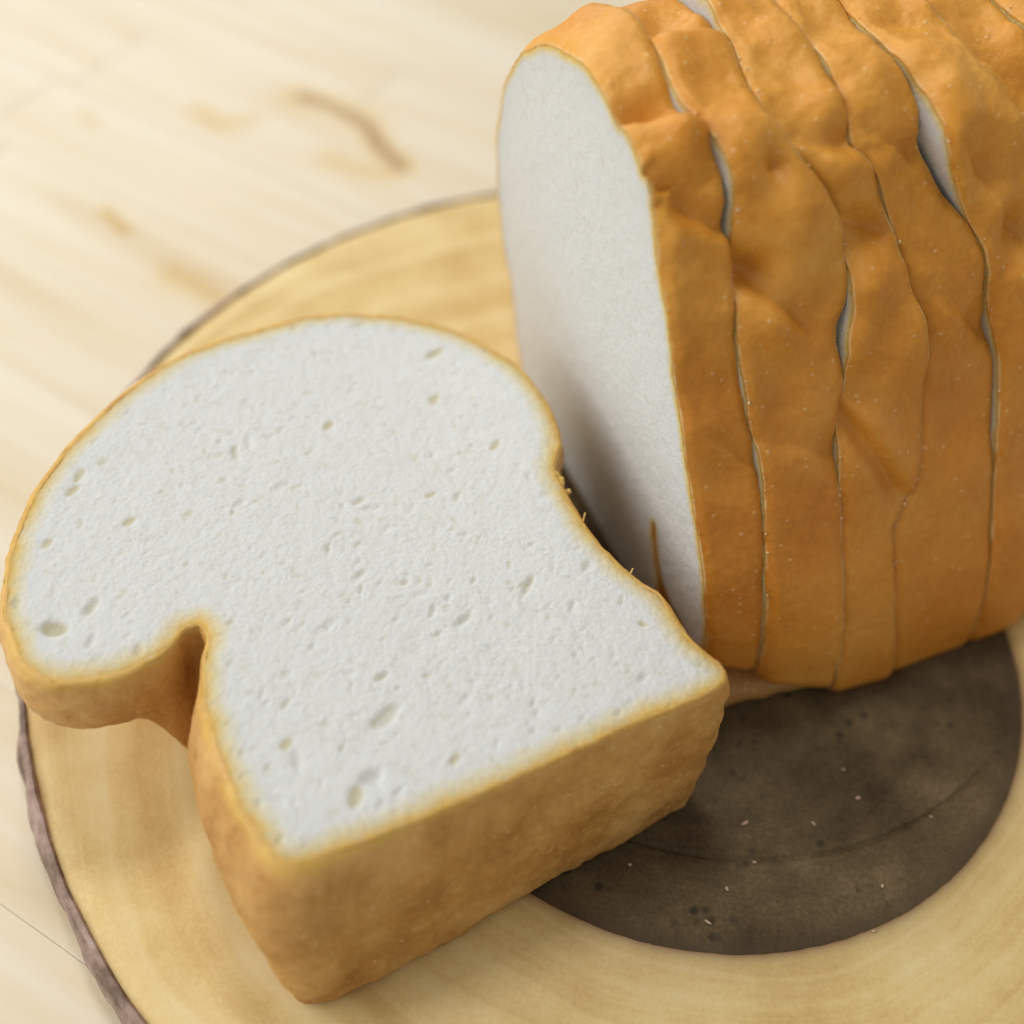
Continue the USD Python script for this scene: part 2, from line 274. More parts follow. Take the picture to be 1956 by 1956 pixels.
# ------------------------------------------------------------------ the round board: a slice of a log with its bark, pale wood and dark heart
BC, BR = np.array([0.184, 0.780]), 0.627
DC, DR = np.array([0.181, 0.706]), 0.292
board = thing('round_wooden_board', 'round log slice serving board with bark rim and dark centre under the bread', 'serving board', (*BC, TABLE_Z))
def ring_wood(name, ramp, scale, rough, stain, spots=False, spec=0.35, ringk=0.5):
    nodes = {'g': ('geometry', {}), 'd': ('vector_math', {'math_type': 'subtract', 'vector2': (DC[0] * K, DC[1] * K, 0)}), 'fl': ('vector_math', {'math_type': 'multiply', 'vector2': (1, 1, 0)}),
             'nw': ('noise_texture', {'scale': 14.0, 'detail': 2.0}), 'nw2': ('math', {'math_type': 'multiply', 'value2': 0.016}), 'l': ('vector_math', {'math_type': 'length'}), 'ad': ('math', {'math_type': 'add'}),
             'n': ('noise_texture', {'dimensions': '1D', 'scale': scale, 'detail': 4.0, 'roughness': 0.6}),
             'n2': ('noise_texture', {'scale': 34.0, 'detail': 4.0, 'roughness': 0.6}), 'n3': ('noise_texture', {'scale': 900.0, 'detail': 2.0, 'roughness': 0.6}),
             'a': ('math', {'math_type': 'multiply_add', 'value2': 0.65}), 'a0': ('math', {'math_type': 'multiply_add', 'value2': ringk, 'value3': 0.5 * (0.5 - ringk)}), 'a3': ('math', {'math_type': 'multiply_add', 'value2': 0.22, 'value3': -0.19}), 'c': ('math', {'math_type': 'add'}),
             'r': ('rgb_ramp', {'ramp': ramp}), 'bm': ('bump', {'strength': 0.18, 'distance': 0.0004}),
             'p': ('principled_bsdf', {'roughness': rough, 'specular_ior_level': spec})}
    links = [('g.position', 'd.vector1'), ('d.vector', 'fl.vector1'), ('fl.vector', 'l.vector1'), ('g.position', 'nw.vector'), ('nw.fac', 'nw2.value1'), ('l.value', 'ad.value1'), ('nw2.value', 'ad.value2'), ('ad.value', 'n.w'),
             ('g.position', 'n2.vector'), ('g.position', 'n3.vector'), ('n.fac', 'a0.value1'), ('n2.fac', 'a.value1'), ('a0.value', 'a.value3'), ('n3.fac', 'a3.value1'), ('a.value', 'c.value1'), ('a3.value', 'c.value2'), ('c.value', 'r.fac'), ('c.value', 'bm.height'), ('bm.normal', 'p.normal')]
    last = 'r.color'
    if spots:
        nodes.update({'v': ('voronoi_texture', {'scale': 210.0}), 'vm': ('map_range', {'from_min': 0.12, 'from_max': 0.32, 'to_min': 1.0, 'to_max': 0.0, 'clamp': True}),
                      'm': ('noise_texture', {'scale': 42.0, 'detail': 2.0}), 'mm': ('map_range', {'from_min': 0.50, 'from_max': 0.60, 'to_min': 0.0, 'to_max': 0.75, 'clamp': True}), 'vk': ('math', {'math_type': 'multiply'}),
                      'mx': ('mix_color', {'b': (0.016, 0.015, 0.012)})})
        links += [('g.position', 'v.vector'), ('v.distance', 'vm.value'), ('g.position', 'm.vector'), ('m.fac', 'mm.value'), ('vm.result', 'vk.value1'), ('mm.result', 'vk.value2'), ('vk.value', 'mx.fac'), ('r.color', 'mx.a')]
        last = 'mx.result'
    nodes.update({'st': ('attribute', {'attribute': 'stain'}), 'ms': ('mix_color', {'b': stain})})
    links += [('st.fac', 'ms.fac'), (last, 'ms.a'), ('ms.result', 'p.base_color')]
    return mat(name, nodes, links)
PALE = ring_wood('pale_sapwood', [(0.34, (0.60, 0.41, 0.150)), (0.52, (0.72, 0.55, 0.240)), (0.70, (0.78, 0.65, 0.35))], 95.0, 0.45, (0.22, 0.13, 0.06))
DARK = ring_wood('dark_heartwood', [(0.38, (0.052, 0.032, 0.014)), (0.54, (0.120, 0.084, 0.042)), (0.68, (0.215, 0.160, 0.085))], 60.0, 0.6, (0.070, 0.046, 0.026), spots=True, spec=0.18, ringk=0.16)
BARK = mat('bark', {'g': ('geometry', {}), 'n': ('noise_texture', {'scale': 75.0, 'detail': 5.0, 'roughness': 0.65}), 'r': ('rgb_ramp', {'ramp': [(0.36, (0.13, 0.09, 0.065)), (0.52, (0.34, 0.245, 0.20)), (0.66, (0.50, 0.38, 0.34))]}),
                    'bm': ('bump', {'strength': 0.6, 'distance': 0.0015}), 'p': ('principled_bsdf', {'roughness': 0.7, 'specular_ior_level': 0.25})},
           [('g.position', 'n.vector'), ('n.fac', 'r.fac'), ('r.color', 'p.base_color'), ('n.fac', 'bm.height'), ('bm.normal', 'p.normal')])
NT = 720
th = np.arange(NT) / NT * 2 * math.pi
cs = np.stack([np.cos(th), np.sin(th)], -1)
c3 = np.c_[cs, np.zeros(NT)]
# dark heart: its rim wanders a little
edge_r = DR * (1 + 0.012 * fb(c3, 3.0, 4, 3) + 0.006 * fb(c3, 30, 3, 4))
GC, GR = np.array([0.195, 0.800]), 0.305     # a shallow knife groove, an arc on the dark heart
def dark_z(xy):
    d = np.abs(np.hypot(xy[:, 0] - GC[0], xy[:, 1] - GC[1]) - GR)
    a = np.degrees(np.arctan2(xy[:, 1] - GC[1], xy[:, 0] - GC[0]))
    return 0.0006 * fb(np.c_[xy, 0 * xy[:, :1]], 60, 4, 8) - 0.0030 * np.exp(-(d / 0.0016) ** 2) * sm(a, -140, -118) * (1 - sm(a, -48, -34))
NR = 150
rad = np.linspace(0.02, 1, NR) ** 0.8
V = np.vstack([DC[None] + edge_r[:, None] * cs * r for r in rad]); V = np.c_[V, dark_z(V)]
V = np.vstack([V, [[*DC, 0]]])
F = np.vstack([np.vstack([band(NT, NR)[:, [0, 1, 2]], band(NT, NR)[:, [0, 2, 3]]]), np.stack([np.arange(NT), np.full(NT, len(V) - 1), (np.arange(NT) + 1) % NT], -1)[:, [0, 2, 1]]])
F = F[:, ::-1]
def face_up(V, F):
    n = np.cross(V[F[:, 1]] - V[F[:, 0]], V[F[:, 2]] - V[F[:, 0]])[:, 2].sum()
    return F if n > 0 else F[:, ::-1]
put('dark_heartwood', V, face_up(V, F), DARK, board, attrs={'stain': np.r_[np.repeat(0.6 * sm(rad, 0.93, 0.99), NT), 0]})
# pale wood from the heart to the bark, then a small shoulder
outer = BR * (1 + 0.008 * fb(c3, 5, 4, 12) + 0.006 * fb(c3, 22, 3, 13)) - 0.010
rows = []
NP = 70
for t in np.linspace(0, 1, NP) ** 1.8:
    a_, b_ = DC[None] + edge_r[:, None] * cs, BC[None] + outer[:, None] * cs
    p_ = a_ * (1 - t) + b_ * t
    z_ = 0.0010 * fb(np.c_[p_, 0 * p_[:, :1]], 30, 3, 6) * min(1, 8 * t) - (0.004 * sm(t, 0.95, 1.0)) + (0.0008 * math.exp(-(t / 0.03) ** 2) - 0.0008 * (t == 0))
    rows.append(np.c_[p_, z_ * np.ones(NT)])
V = np.vstack(rows); F = band(NT, NP); F = np.vstack([F[:, [0, 1, 2]], F[:, [0, 2, 3]]])
dr = np.hypot(V[:, 0] - DC[0], V[:, 1] - DC[1]) - np.tile(edge_r, NP)
put('pale_wood', V, face_up(V, F), PALE, board, attrs={'stain': 0.8 * np.exp(-np.maximum(dr, 0) / 0.0045) + 0.25 * np.exp(-np.maximum(dr, 0) / 0.02)})
# bark: a lumpy ring that stands a little above the wood
NB = 26
ph = np.linspace(-0.12, 1, NB)
rows = []
lump = fb(c3, 9, 4, 21); lump2 = fb(c3, 30, 3, 22)
for j, t in enumerate(ph):
    if t < 0: r_, z_ = outer - 0.004, np.full(NT, -0.012)
    else:
        a = math.pi * 0.5 * min(1, t / 0.35)
        lip = 0.0002 + np.clip(0.014 * (lump - 0.03), 0, 0.009) + 0.0015 * lump2
        r_ = outer + 0.001 + (0.006 + 0.010 * lump + 0.004 * lump2) * math.sin(a)
        z_ = (-0.004 + (lip + 0.003) * math.cos(a)) if t <= 0.35 else -0.004 + (t - 0.35) / 0.65 * (TABLE_Z + 0.004)
        z_ = z_ * np.ones(NT)
        if t > 0.35:
            q_ = np.c_[BC[None] + r_[:, None] * cs, z_]
            r_ = r_ + 0.012 * fb(q_, 30, 4, 24) + 0.006 * math.sin(math.pi * (t - 0.35) / 0.65)
    rows.append(np.c_[BC[None] + np.asarray(r_)[:, None] * cs, z_])
V = np.vstack(rows); F = band(NT, NB); F = np.vstack([F[:, [0, 1, 2]], F[:, [0, 2, 3]]])
n = np.cross(V[F[:, 1]] - V[F[:, 0]], V[F[:, 2]] - V[F[:, 0]]); out_ = ((V[F].mean(1) - [*BC, 0]) * [1, 1, 0] * n).sum()
put('bark_rim', V, F if out_ > 0 else F[:, ::-1], BARK, board)

# ------------------------------------------------------------------ the sliced loaf: every slice a thing with its crumb and its crust
B = [None] * 12
B[1] = [(0.3685, 0.0560), (0.3293, 0.0535), (0.312, 0.0505), (0.2897, 0.047), (0.2755, 0.0555), (0.2663, 0.0575), (0.2565, 0.0595), (0.2429, 0.061), (0.2277, 0.0595), (0.2071, 0.054), (0.1739, 0.0515), (0.1489, 0.053), (0.1234, 0.058), (0.0967, 0.0545), (0.0685, 0.05), (0.0353, 0.047), (0.0071, 0.045)]
B[2] = [(0.3451, 0.111), (0.3141, 0.109), (0.281, 0.1035), (0.2603, 0.1115), (0.2353, 0.1345), (0.2185, 0.147), (0.2054, 0.147), (0.1897, 0.147), (0.1766, 0.140), (0.1603, 0.138), (0.1446, 0.1305), (0.1207, 0.127), (0.0957, 0.125), (0.0408, 0.1185), (0.0082, 0.1165)]
B[3] = [(0.3266, 0.1665), (0.2897, 0.1665), (0.2565, 0.165), (0.237, 0.180), (0.2185, 0.192), (0.1929, 0.201), (0.1636, 0.211), (0.1348, 0.2085), (0.1114, 0.2025), (0.0957, 0.1875), (0.0842, 0.1765), (0.0478, 0.174), (0.0082, 0.179)]
B[4] = [(0.3462, 0.215), (0.2891, 0.2215), (0.2766, 0.227), (0.2473, 0.2305), (0.2239, 0.245), (0.1984, 0.268), (0.1696, 0.2775), (0.144, 0.285), (0.1125, 0.2805), (0.0739, 0.276), (0.0391, 0.272), (0.0092, 0.270)]
B[5] = [(0.325, 0.2775), (0.2837, 0.287), (0.2641, 0.2955), (0.2391, 0.3095), (0.20, 0.325), (0.15, 0.338), (0.10, 0.338), (0.05, 0.333), (0.01, 0.330)]
NOM = [0.0, 0.052, 0.107, 0.164, 0.216, 0.276, 0.336, 0.394, 0.452, 0.508]
def boundary(i):
    if i == 0: base = np.zeros(NU)
    elif i <= 5:
        pts = sorted(B[i]); us = np.array([p[0] for p in pts]); ds = np.array([p[1] for p in pts])
        us = np.r_[us[0] - 0.06, us, us[-1] + 0.06, us[-1] + 0.2]; ds = np.r_[NOM[i], ds, NOM[i], NOM[i]]
        base = PchipInterpolator(us, ds)((UU + 0.03) % 1.0 - 0.03 if us[0] < -0.03 else UU) if False else np.interp(UU, us, PchipInterpolator(us, ds)(us))
        f = PchipInterpolator(us, ds); uu = np.where(UU > 0.93, UU - 1, UU); base = f(np.clip(uu, us[0], us[-1]))
    else:
        b5 = boundary(5) - NOM[5]
        base = NOM[i] + b5 * 0.8 + 0.014 * fb(np.c_[UU * 12, 0 * UU, 0 * UU], 1.0, 3, 50 + i)
    return base + (0.0034 * fb(np.c_[UU * 130, 0 * UU, 0 * UU], 1.0, 4, 70 + i) if i else 0.0012 * fb(np.c_[UU * 140, 0 * UU, 0 * UU], 1, 3, 69))
BD = [boundary(i) for i in range(len(NOM))]
# open gaps on the far side of slice i: (centre u, half width, depth of the gap)
GAPS = {0: [(0.234, 0.024, 0.0042)], 1: [(0.180, 0.017, 0.0055)], 3: [(0.240, 0.030, 0.0060)], 2: [(0.205, 0.006, 0.002)], 4: [(0.27, 0.02, 0.004)]}
# dents and bumps: slice, u, d, outward amount, size along u, size along d
BUMPS = [(0, .2761, .037, .0050, .011, .016), (0, .258, .054, -.0065, .012, .012), (0, .2467, .030, -.0050, .010, .020), (0, .2918, .028, -.0055, .008, .030), (0, .345, .03, .003, .03, .03), (0, .232, .012, .0045, .012, .012), (0, .215, .04, .003, .012, .02), (0, .120, .035, -.003, .012, .03),
         (1, .3413, .0765, -.0060, .013, .022), (1, .3160, .085, .0040, .014, .03), (1, .2522, .0965, -.0070, .010, .010), (1, .2109, .066, -.0090, .008, .018), (1, .2290, .105, .0050, .014, .025), (1, .187, .076, .0050, .013, .02), (1, .196, .13, -.004, .012, .014), (1, .145, .11, .003, .02, .02), (1, .128, .12, -.003, .012, .016),
         (2, .2457, .150, .0060, .010, .018), (2, .2571, .158, -.0060, .008, .014), (2, .2141, .175, -.0065, .009, .022), (2, .1976, .165, .0050, .012, .02), (2, .125, .155, .0040, .018, .02), (2, .285, .13, -.003, .012, .02), (2, .312, .145, .004, .014, .02), (2, .155, .15, -.0035, .010, .02),
         (3, .2413, .215, -.0050, .022, .020), (3, .280, .20, .0040, .02, .02), (3, .178, .235, .003, .02, .025), (3, .160, .270, -.0055, .016, .02), (3, .125, .24, -.002, .02, .03), (3, .315, .19, -.003, .012, .02), (3, .105, .245, .003, .02, .03),
         (4, .2364, .2695, -.0060, .014, .02), (4, .2027, .300, -.0070, .012, .02), (4, .27, .255, .004, .015, .02), (4, .305, .25, -.004, .012, .02), (4, .22, .285, .005, .010, .014), (4, .165, .31, .004, .03, .02), (4, .1836, .305, .004, .009, .02), (5, .26, .32, -.007, .016, .02), (5, .235, .335, .005, .014, .02), (5, .30, .31, -.005, .013, .02), (6, .28, .37, -.006, .014, .02)]
# folds: slice, (u, d) start and end, depth, width; the skin on the lower-u side stands proud
FOLDS = [(0, (.2386, .0150), (.2255, .060), .0055, .0045), (0, (.2886, .003), (.2793, .060), .0045, .005), (1, (.3266, .058), (.3239, .114), .0050, .004), (1, (.2071, .064), (.1821, .112), .0050, .006), (2, (.1467, .1345), (.1011, .186), .0065, -.0050), (2, (.222, .152), (.214, .19), .004, .006),
         (0, (.137, .020), (.122, .058), .0018, .004), (1, (.137, .055), (.128, .125), .0022, .006), (3, (.262, .175), (.236, .225), .0035, .007), (4, (.245, .25), (.19, .325), .004, .007), (3, (.185, .23), (.158, .28), .003, .006), (5, (.285, .30), (.25, .345), .004, .006), (2, (.262, .115), (.25, .16), .003, .005), (0, (.262, .0), (.248, .012), .005, .004)]
ULEN = _len
# how proud each slice stands of the loaf's common surface, along u
PROUD = [([0.0, 0.08, 0.14, 0.22, 0.27, 0.33, 0.42], [0.0, 0.0, 0.0, 0.0, -0.001, 0.002, 0.0]), ([0.0, 0.03, 0.09, 0.14, 0.18, 0.205, 0.235, 0.26, 0.29, 0.36], [0.005, 0.0055, 0.0035, 0.001, 0.0, 0.003, 0.007, 0.003, 0.000, -0.003]),
         ([0.0, 0.04, 0.10, 0.15, 0.17, 0.19, 0.22, 0.30, 0.36], [0.008, 0.002, 0.000, 0.003, 0.010, 0.009, 0.003, 0.000, 0.003]), ([0.0, 0.05, 0.10, 0.16, 0.20, 0.25, 0.30, 0.36], [0.001, -0.001, -0.001, -0.001, -0.001, -0.003, 0.004, -0.002]),
         ([0.0, 0.05, 0.12, 0.18, 0.21, 0.24, 0.265, 0.30, 0.36], [0.004, 0.004, 0.003, 0.002, 0.004, 0.011, 0.008, 0.003, 0.003]), ([0.0, 0.2, 0.26, 0.32], [0.0, 0.0, 0.003, -0.003]), ([0.0, 0.3], [0.003, 0.004])]
def NOTCH(uu): return sm(uu, 0.835, 0.86) * (1 - sm(uu, 0.965, 0.985))
def relief(i, uu, dd):
    p = np.stack([uu * ULEN, dd, np.full_like(uu, 0.37 * i)], -1)
    w = sm(uu, 0.06, 0.22) * (1 - sm(uu, 0.55, 0.65)) * 0.72 + 0.28
    o = np.interp(np.where(uu > 0.9, 0.0, uu), *PROUD[i]) * np.where(uu > 0.9, sm(uu, 0.93, 0.985), 1 - sm(uu, 0.45, 0.5))
    o = o + 0.020 * sm(dd, -0.004, 0.062) * sm(uu, 0.265, 0.36) * (1 - sm(uu, 0.48, 0.58))
    o = o + w * (0.026 * fb(p, 16, 2, 41 + i) + 0.012 * fb(p, 34, 2, 46 + i) * sm(uu, 0.08, 0.2) + 0.0040 * fb(p, 60, 3, 42)) + 0.0010 * fb(p, 200, 3, 43)
    for (s, u0, d0, a, su, sd) in BUMPS:
        if s == i: o = o + 2.1 * a * np.exp(-((uu - u0) / su) ** 2 - ((dd - d0) / sd) ** 2)
    for (s, (ua, da), (ub, db), a, wd) in FOLDS:
        if s != i: continue
        a = 1.7 * a; flip = -1.0 if wd < 0 else 1.0; wd = abs(wd)
        A_, B_ = np.array([ua * ULEN, da]), np.array([ub * ULEN, db]); v_ = B_ - A_; L = np.hypot(*v_)
        qx, qy = uu * ULEN - A_[0], dd - A_[1]
        t = (qx * v_[0] + qy * v_[1]) / L ** 2; sd_ = flip * (qx * v_[1] - qy * v_[0]) / L
        sd_ = sd_ + 0.006 * fb(np.stack([t * 3, 0 * t, 0 * t + s], -1), 1, 2, 91)
        fade = sm(t, -0.15, 0.15) * (1 - sm(t, 0.85, 1.15))
        o = o - a * fade * np.where(sd_ > 0, np.exp(-(sd_ / (wd * 2.6)) ** 2), np.exp(-(sd_ / (wd * 0.8)) ** 2)) + 0.45 * a * fade * np.exp(-((sd_ + wd * 2.6) / (wd * 2.4)) ** 2)
    return o * (1 - 0.95 * NOTCH(uu))
WHERE = ['first standing slice of the loaf, its whole white cut face showing', 'second slice of the loaf, bare white gap where it meets the first', 'third slice of the loaf, crossed by a long diagonal fold low down', 'fourth slice of the loaf, left of the wide white gap near the top',
         'fifth slice of the loaf, right of the wide white gap near the top', 'sixth slice of the loaf, cut off by the right edge of the photo', 'seventh slice of the loaf, only its top seen in the upper right corner']
FACE_H = 0.0042
FLAKE = mat('pale_flake', {'p': ('principled_bsdf', {'base_color': (0.74, 0.50, 0.25), 'roughness': 0.6})}, [])
for i in range(7):
    d0 = BD[i] + (0.00015 if i else 0.0)
    gap = np.zeros(NU)
    for (uc, hw, g) in GAPS.get(i, []): gap = np.maximum(gap, g * (1 - sm(np.abs(UU - uc) / hw, 0.25, 1.0)) * (0.75 + 0.8 * (fb(np.c_[UU * 60, 0 * UU, 0 * UU], 1, 3, 17 + i) + 0.1)))
    d1 = BD[i + 1] - 0.00015 - gap
    base = thing('bread_slice', WHERE[i], 'bread slice', tuple(S(np.array([0.0]), np.array([d0[0]]))[0]), 'slices of the standing loaf')
    NV = 34 if i < 6 else 20
    tv = np.linspace(0, 1, NV); tv = 0.5 - 0.5 * np.cos(np.pi * tv); tv = 0.35 * np.linspace(0, 1, NV) + 0.65 * tv
    V, E_, lips = [], [], None
    iu = np.arange(NU, dtype=float)
    offs = []
    for t in tv:
        dd = d0 * (1 - t) + d1 * t
        e = np.minimum(dd - d0, d1 - dd)
        off = relief(i, UU, dd) - (1 - 0.95 * NOTCH(UU)) * (0.0007 * np.exp(-(e / 0.0009) ** 2) + 0.0032 * np.exp(-(e / 0.0046) ** 2))
        V.append(S(iu, dd, off)); E_.append(e * K); offs.append(off)
    crow = np.vstack(V); cE = np.concatenate(E_)
    # the skin turns in over both cut faces and ends inside
    inn0 = S(iu, d0 + 0.0008, offs[0] - 0.0030); inn1 = S(iu, d1 - 0.0008, offs[-1] - 0.0030)
    allv = np.vstack([inn0, crow, inn1]); eall = np.concatenate([np.zeros(NU), cE, np.zeros(NU)])
    F = band(NU, NV + 2)
    F = np.vstack([F[:, [0, 1, 2]], F[:, [0, 2, 3]]])
    n = np.cross(allv[F[:, 1]] - allv[F[:, 0]], allv[F[:, 2]] - allv[F[:, 0]]); ctr = allv.mean(0)
    if ((allv[F].mean(1) - ctr) * n).sum() < 0: F = F[:, ::-1]
    put('crust', allv, F, CRUST, base, attrs={'edge': eall, 'low_tone': np.tile(np.clip(1.0 - sm(UU, 0.10, 0.24) + sm(UU, 0.92, 0.97), 0, 1) * (0.7 + 0.9 * fb(np.c_[UU * 30, 0 * UU, 0 * UU + i], 1, 3, 4)), NV + 2)})  # second attribute: redder brown towards the lower near corner
    # loose flakes of skin along the cut
    if i > 0:
        rf = np.random.default_rng(300 + i)
        for q_ in range(14):
            uu_ = rf.uniform(0.03, 0.34); k_ = int(uu_ * NU); mflk = trimesh.creation.icosphere(subdivisions=1, radius=1.0)
            c_f = S(np.array([float(k_)]), np.array([d0[k_] + rf.uniform(-0.0005, 0.004)]), np.array([offs[2][k_] + 0.0004]))[0]
            vf = mflk.vertices * (1 + 1.2 * fb(mflk.vertices, 1.5, 2, 400 + 20 * i + q_))[:, None] * rf.uniform(0.5, 1.2, 3) * rf.uniform(0.0007, 0.0017)
            put('crust_flake', vf + c_f, mflk.faces, FLAKE, base)
    # crumb: a closed body, its two cut faces a little rough
    verts, faces = [], []; edges = []
    o2 = OUTC + OUTN * 0
    for side, (dd, off) in enumerate(((d0, offs[0]), (d1, offs[-1]))):
        w = CORN_W
        ot = OUTC + OUTN * (off - 0.0012)[:, None]
        plane = np.stack([ot[:, 0] + w * np.interp(dd, CORN_D, CORN_T), ot[:, 1] + w * np.interp(dd, CORN_D, CORN_Z)], -1)
        h = FACE_H * (0.55 if (i == 0 and side == 0) else 1.3)
        P, T_, dist = fill_polygon(plane, h, i)
        tree = cKDTree(plane); dq, iq = tree.query(P, k=24); wq = 1 / (dq + 1e-5) ** 2; din = (dd[iq] * wq).sum(1) / wq.sum(1)
        din[:NU] = dd
        p3 = np.c_[P, np.full(len(P), 5.0 * i + side)]
        rough = (0.0012 * fb(p3, 55, 3, 3) + 0.0016 * fb(p3, 150, 4, 4)) * sm(dist, 0.0, 0.006)
        sgn = -1 if side == 0 else 1
        W3 = LB + P[:, :1] * TV + P[:, 1:] * UV_ + (din + sgn * (0.0008 * sm(dist, 0, 0.004) + rough))[:, None] * HV
        n0 = sum(len(v) for v in verts)
        nn = np.cross(W3[T_[:, 1]] - W3[T_[:, 0]], W3[T_[:, 2]] - W3[T_[:, 0]]).sum(0) @ HV
        if nn * sgn < 0: T_ = T_[:, ::-1]
        verts.append(W3); faces.append(T_ + n0); edges.append(dist * K)
    nA = len(verts[0]); mids = []
    for t in (0.12, 0.25, 0.38, 0.5, 0.62, 0.75, 0.88):
        j_ = int(np.argmin(np.abs(tv - t))); dd = d0 * (1 - tv[j_]) + d1 * tv[j_]
        near = np.minimum(offs[j_], np.minimum(offs[max(0, j_ - 2)], offs[min(NV - 1, j_ + 2)]))
        mids.append(S(iu, dd, near - 0.0035))
    n1 = sum(len(v) for v in verts)
    starts = [0] + [n1 + m * NU for m in range(len(mids))] + [nA]
    verts += mids; edges += [np.zeros(NU)] * len(mids)
    q = np.arange(NU); k = (q + 1) % NU; rim = []
    for a_, b_ in zip(starts[:-1], starts[1:]):
        rim += [np.stack([a_ + q, a_ + k, b_ + k], -1), np.stack([a_ + q, b_ + k, b_ + q], -1)]
    rim = np.vstack(rim)
    VV = np.vstack(verts)
    n = np.cross(VV[rim[:, 1]] - VV[rim[:, 0]], VV[rim[:, 2]] - VV[rim[:, 0]])
    if ((VV[rim].mean(1) - VV.mean(0)) * n).sum() < 0: rim = rim[:, ::-1]
    put('crumb', VV, np.vstack(faces + [rim]), CRUMB, base, attrs={'edge': np.concatenate(edges)})

# ------------------------------------------------------------------ the thick end piece lying on its back in front
HW = 0.348
HM = np.array([0.02088, 0.45856]); HX = np.array([0.86321, 0.50484]); HY = np.array([-HX[1], HX[0]])
HZ = 0.183
HEEL = np.array([(-0.519, 0.085), (-0.514, 0.047), (-0.5, 0.016), (-0.472, -0.006), (-0.422, -0.015), (-0.328, -0.022), (-0.218, -0.024), (-0.105, -0.022), (0.013, -0.019), (0.135, -0.017), (0.26, -0.013), (0.386, -0.014), (0.459, -0.012), (0.494, 0.005), (0.505, 0.037), (0.487, 0.097), (0.480, 0.162),
    (0.482, 0.250), (0.455, 0.310), (0.433, 0.399), (0.424, 0.487), (0.428, 0.589), (0.431, 0.651), (0.441, 0.684), (0.467, 0.719), (0.493, 0.755), (0.515, 0.823), (0.524, 0.898), (0.522, 0.981), (0.495, 1.077), (0.441, 1.186), (0.361, 1.275), (0.250, 1.352), (0.146, 1.398), (0.033, 1.415), (-0.095, 1.416),
    (-0.196, 1.408), (-0.295, 1.385), (-0.39, 1.342), (-0.485, 1.284), (-0.564, 1.223), (-0.637, 1.155), (-0.695, 1.092), (-0.753, 0.998), (-0.792, 0.918), (-0.819, 0.836), (-0.834, 0.752), (-0.832, 0.672), (-0.815, 0.617), (-0.787, 0.578), (-0.755, 0.555), (-0.705, 0.540), (-0.640, 0.533), (-0.575, 0.540), (-0.525, 0.562),
    (-0.490, 0.585), (-0.470, 0.583), (-0.466, 0.560), (-0.489, 0.510), (-0.509, 0.449), (-0.524, 0.394), (-0.534, 0.259), (-0.533, 0.156)]) * HW
NH = 900
HO = closed_resample(HEEL, NH)
HO = HO + 0.0030 * np.stack([fb(np.c_[HO, 0 * HO[:, :1]], 75, 4, 1), fb(np.c_[HO, 0 * HO[:, :1]], 75, 4, 2)], -1)
Hn = outline_normals(HO)
if Polygon(HO).buffer(0.002).contains(Point(HO[10] + Hn[10] * 0.01)): Hn = -Hn
def heel_world(P2, z): return np.c_[HM[None] + P2[:, :1] * HX + P2[:, 1:] * HY, z * np.ones(len(P2))]
heel = thing('thick_bread_piece', 'thick end piece of white bread lying flat with its mushroom shaped cut face up', 'bread piece', (*heel_world(np.array([[0.0, 0.2]]), 0)[0],))
def under_z(P2):     # the domed end hangs clear of the board
    x, y = P2[:, 0] / HW, P2[:, 1] / HW
    dx = np.maximum(np.maximum(-0.50 - x, x - 0.46), 0); dy = np.maximum(y - 1.02, 0)
    return HZ * 0.66 * sm(np.hypot(dx, dy), -0.01, 0.15)
NS = 44
rows, ev = [], []
zb = under_z(HO)
p3 = heel_world(HO, 0)
for j, t in enumerate(np.linspace(0, 1, NS)):
    rb = 0.009
    ztop, zlow = HZ, zb
    z = ztop + (zlow - ztop) * t
    left = 1 - sm(HO[:, 0], -0.17, -0.10); body = 1 - sm(HO[:, 1], 0.14, 0.19)
    bulge = 0.009 * math.sin(math.pi * min(1, t * 1.1)) ** 0.8 * (0.35 + 1.5 * left * body) + 0.002 * sm(t, 0, .12)
    hh = z - zlow
    ins = np.where(hh < rb, rb - np.sqrt(np.maximum(rb ** 2 - (rb - hh) ** 2, 0)), 0)
    q = np.c_[p3[:, :2], z]
    nz = (0.0100 * fb(q, 16, 3, 61) + 0.0055 * fb(q, 62, 3, 62) + 0.0016 * fb(q, 220, 3, 63)) * sm(t, 0.0, 0.12)
    topround = -0.0020 * math.exp(-(t / 0.015) ** 2)
    slit = np.exp(-(np.hypot(HO[:, 0] + 0.164, HO[:, 1] - 0.196) / 0.045) ** 2)
    P2 = HO + Hn * ((1 - slit) * (bulge + nz) - ins + topround)[:, None]
    wl = np.clip(0.5 - P2[:, 0] / HW, 0, 1.1) * (1 - sm(P2[:, 1], 0.02, 0.19))
    P2 = P2 - np.c_[0.006 * t * wl, 0.027 * t * wl]
    rows.append(heel_world(P2, z)); ev.append(((ztop - z) * (0.65 + 1.5 * np.clip(0.5 + 1.6 * fb(p3, 14, 3, 66), 0, 1)) * (1 + 0.9 * sm(HO[:, 0], -0.12, 0.02))) * K)
inn = heel_world(HO - Hn * 0.004, HZ - 0.0006)
low2 = HO - Hn * 0.03
bP, bT, bD = fill_polygon(np.array(Polygon(rows[-1][:, :2]).exterior.coords)[:-1], 0.016, 3) if False else (None, None, None)
allv = np.vstack([inn] + rows); eall = np.concatenate([np.zeros(NH)] + ev)
F = band(NH, NS + 1); F = np.vstack([F[:, [0, 1, 2]], F[:, [0, 2, 3]]])
n = np.cross(allv[F[:, 1]] - allv[F[:, 0]], allv[F[:, 2]] - allv[F[:, 0]])
nrm3 = np.c_[Hn @ np.array([HX, HY]), np.zeros(NH)]
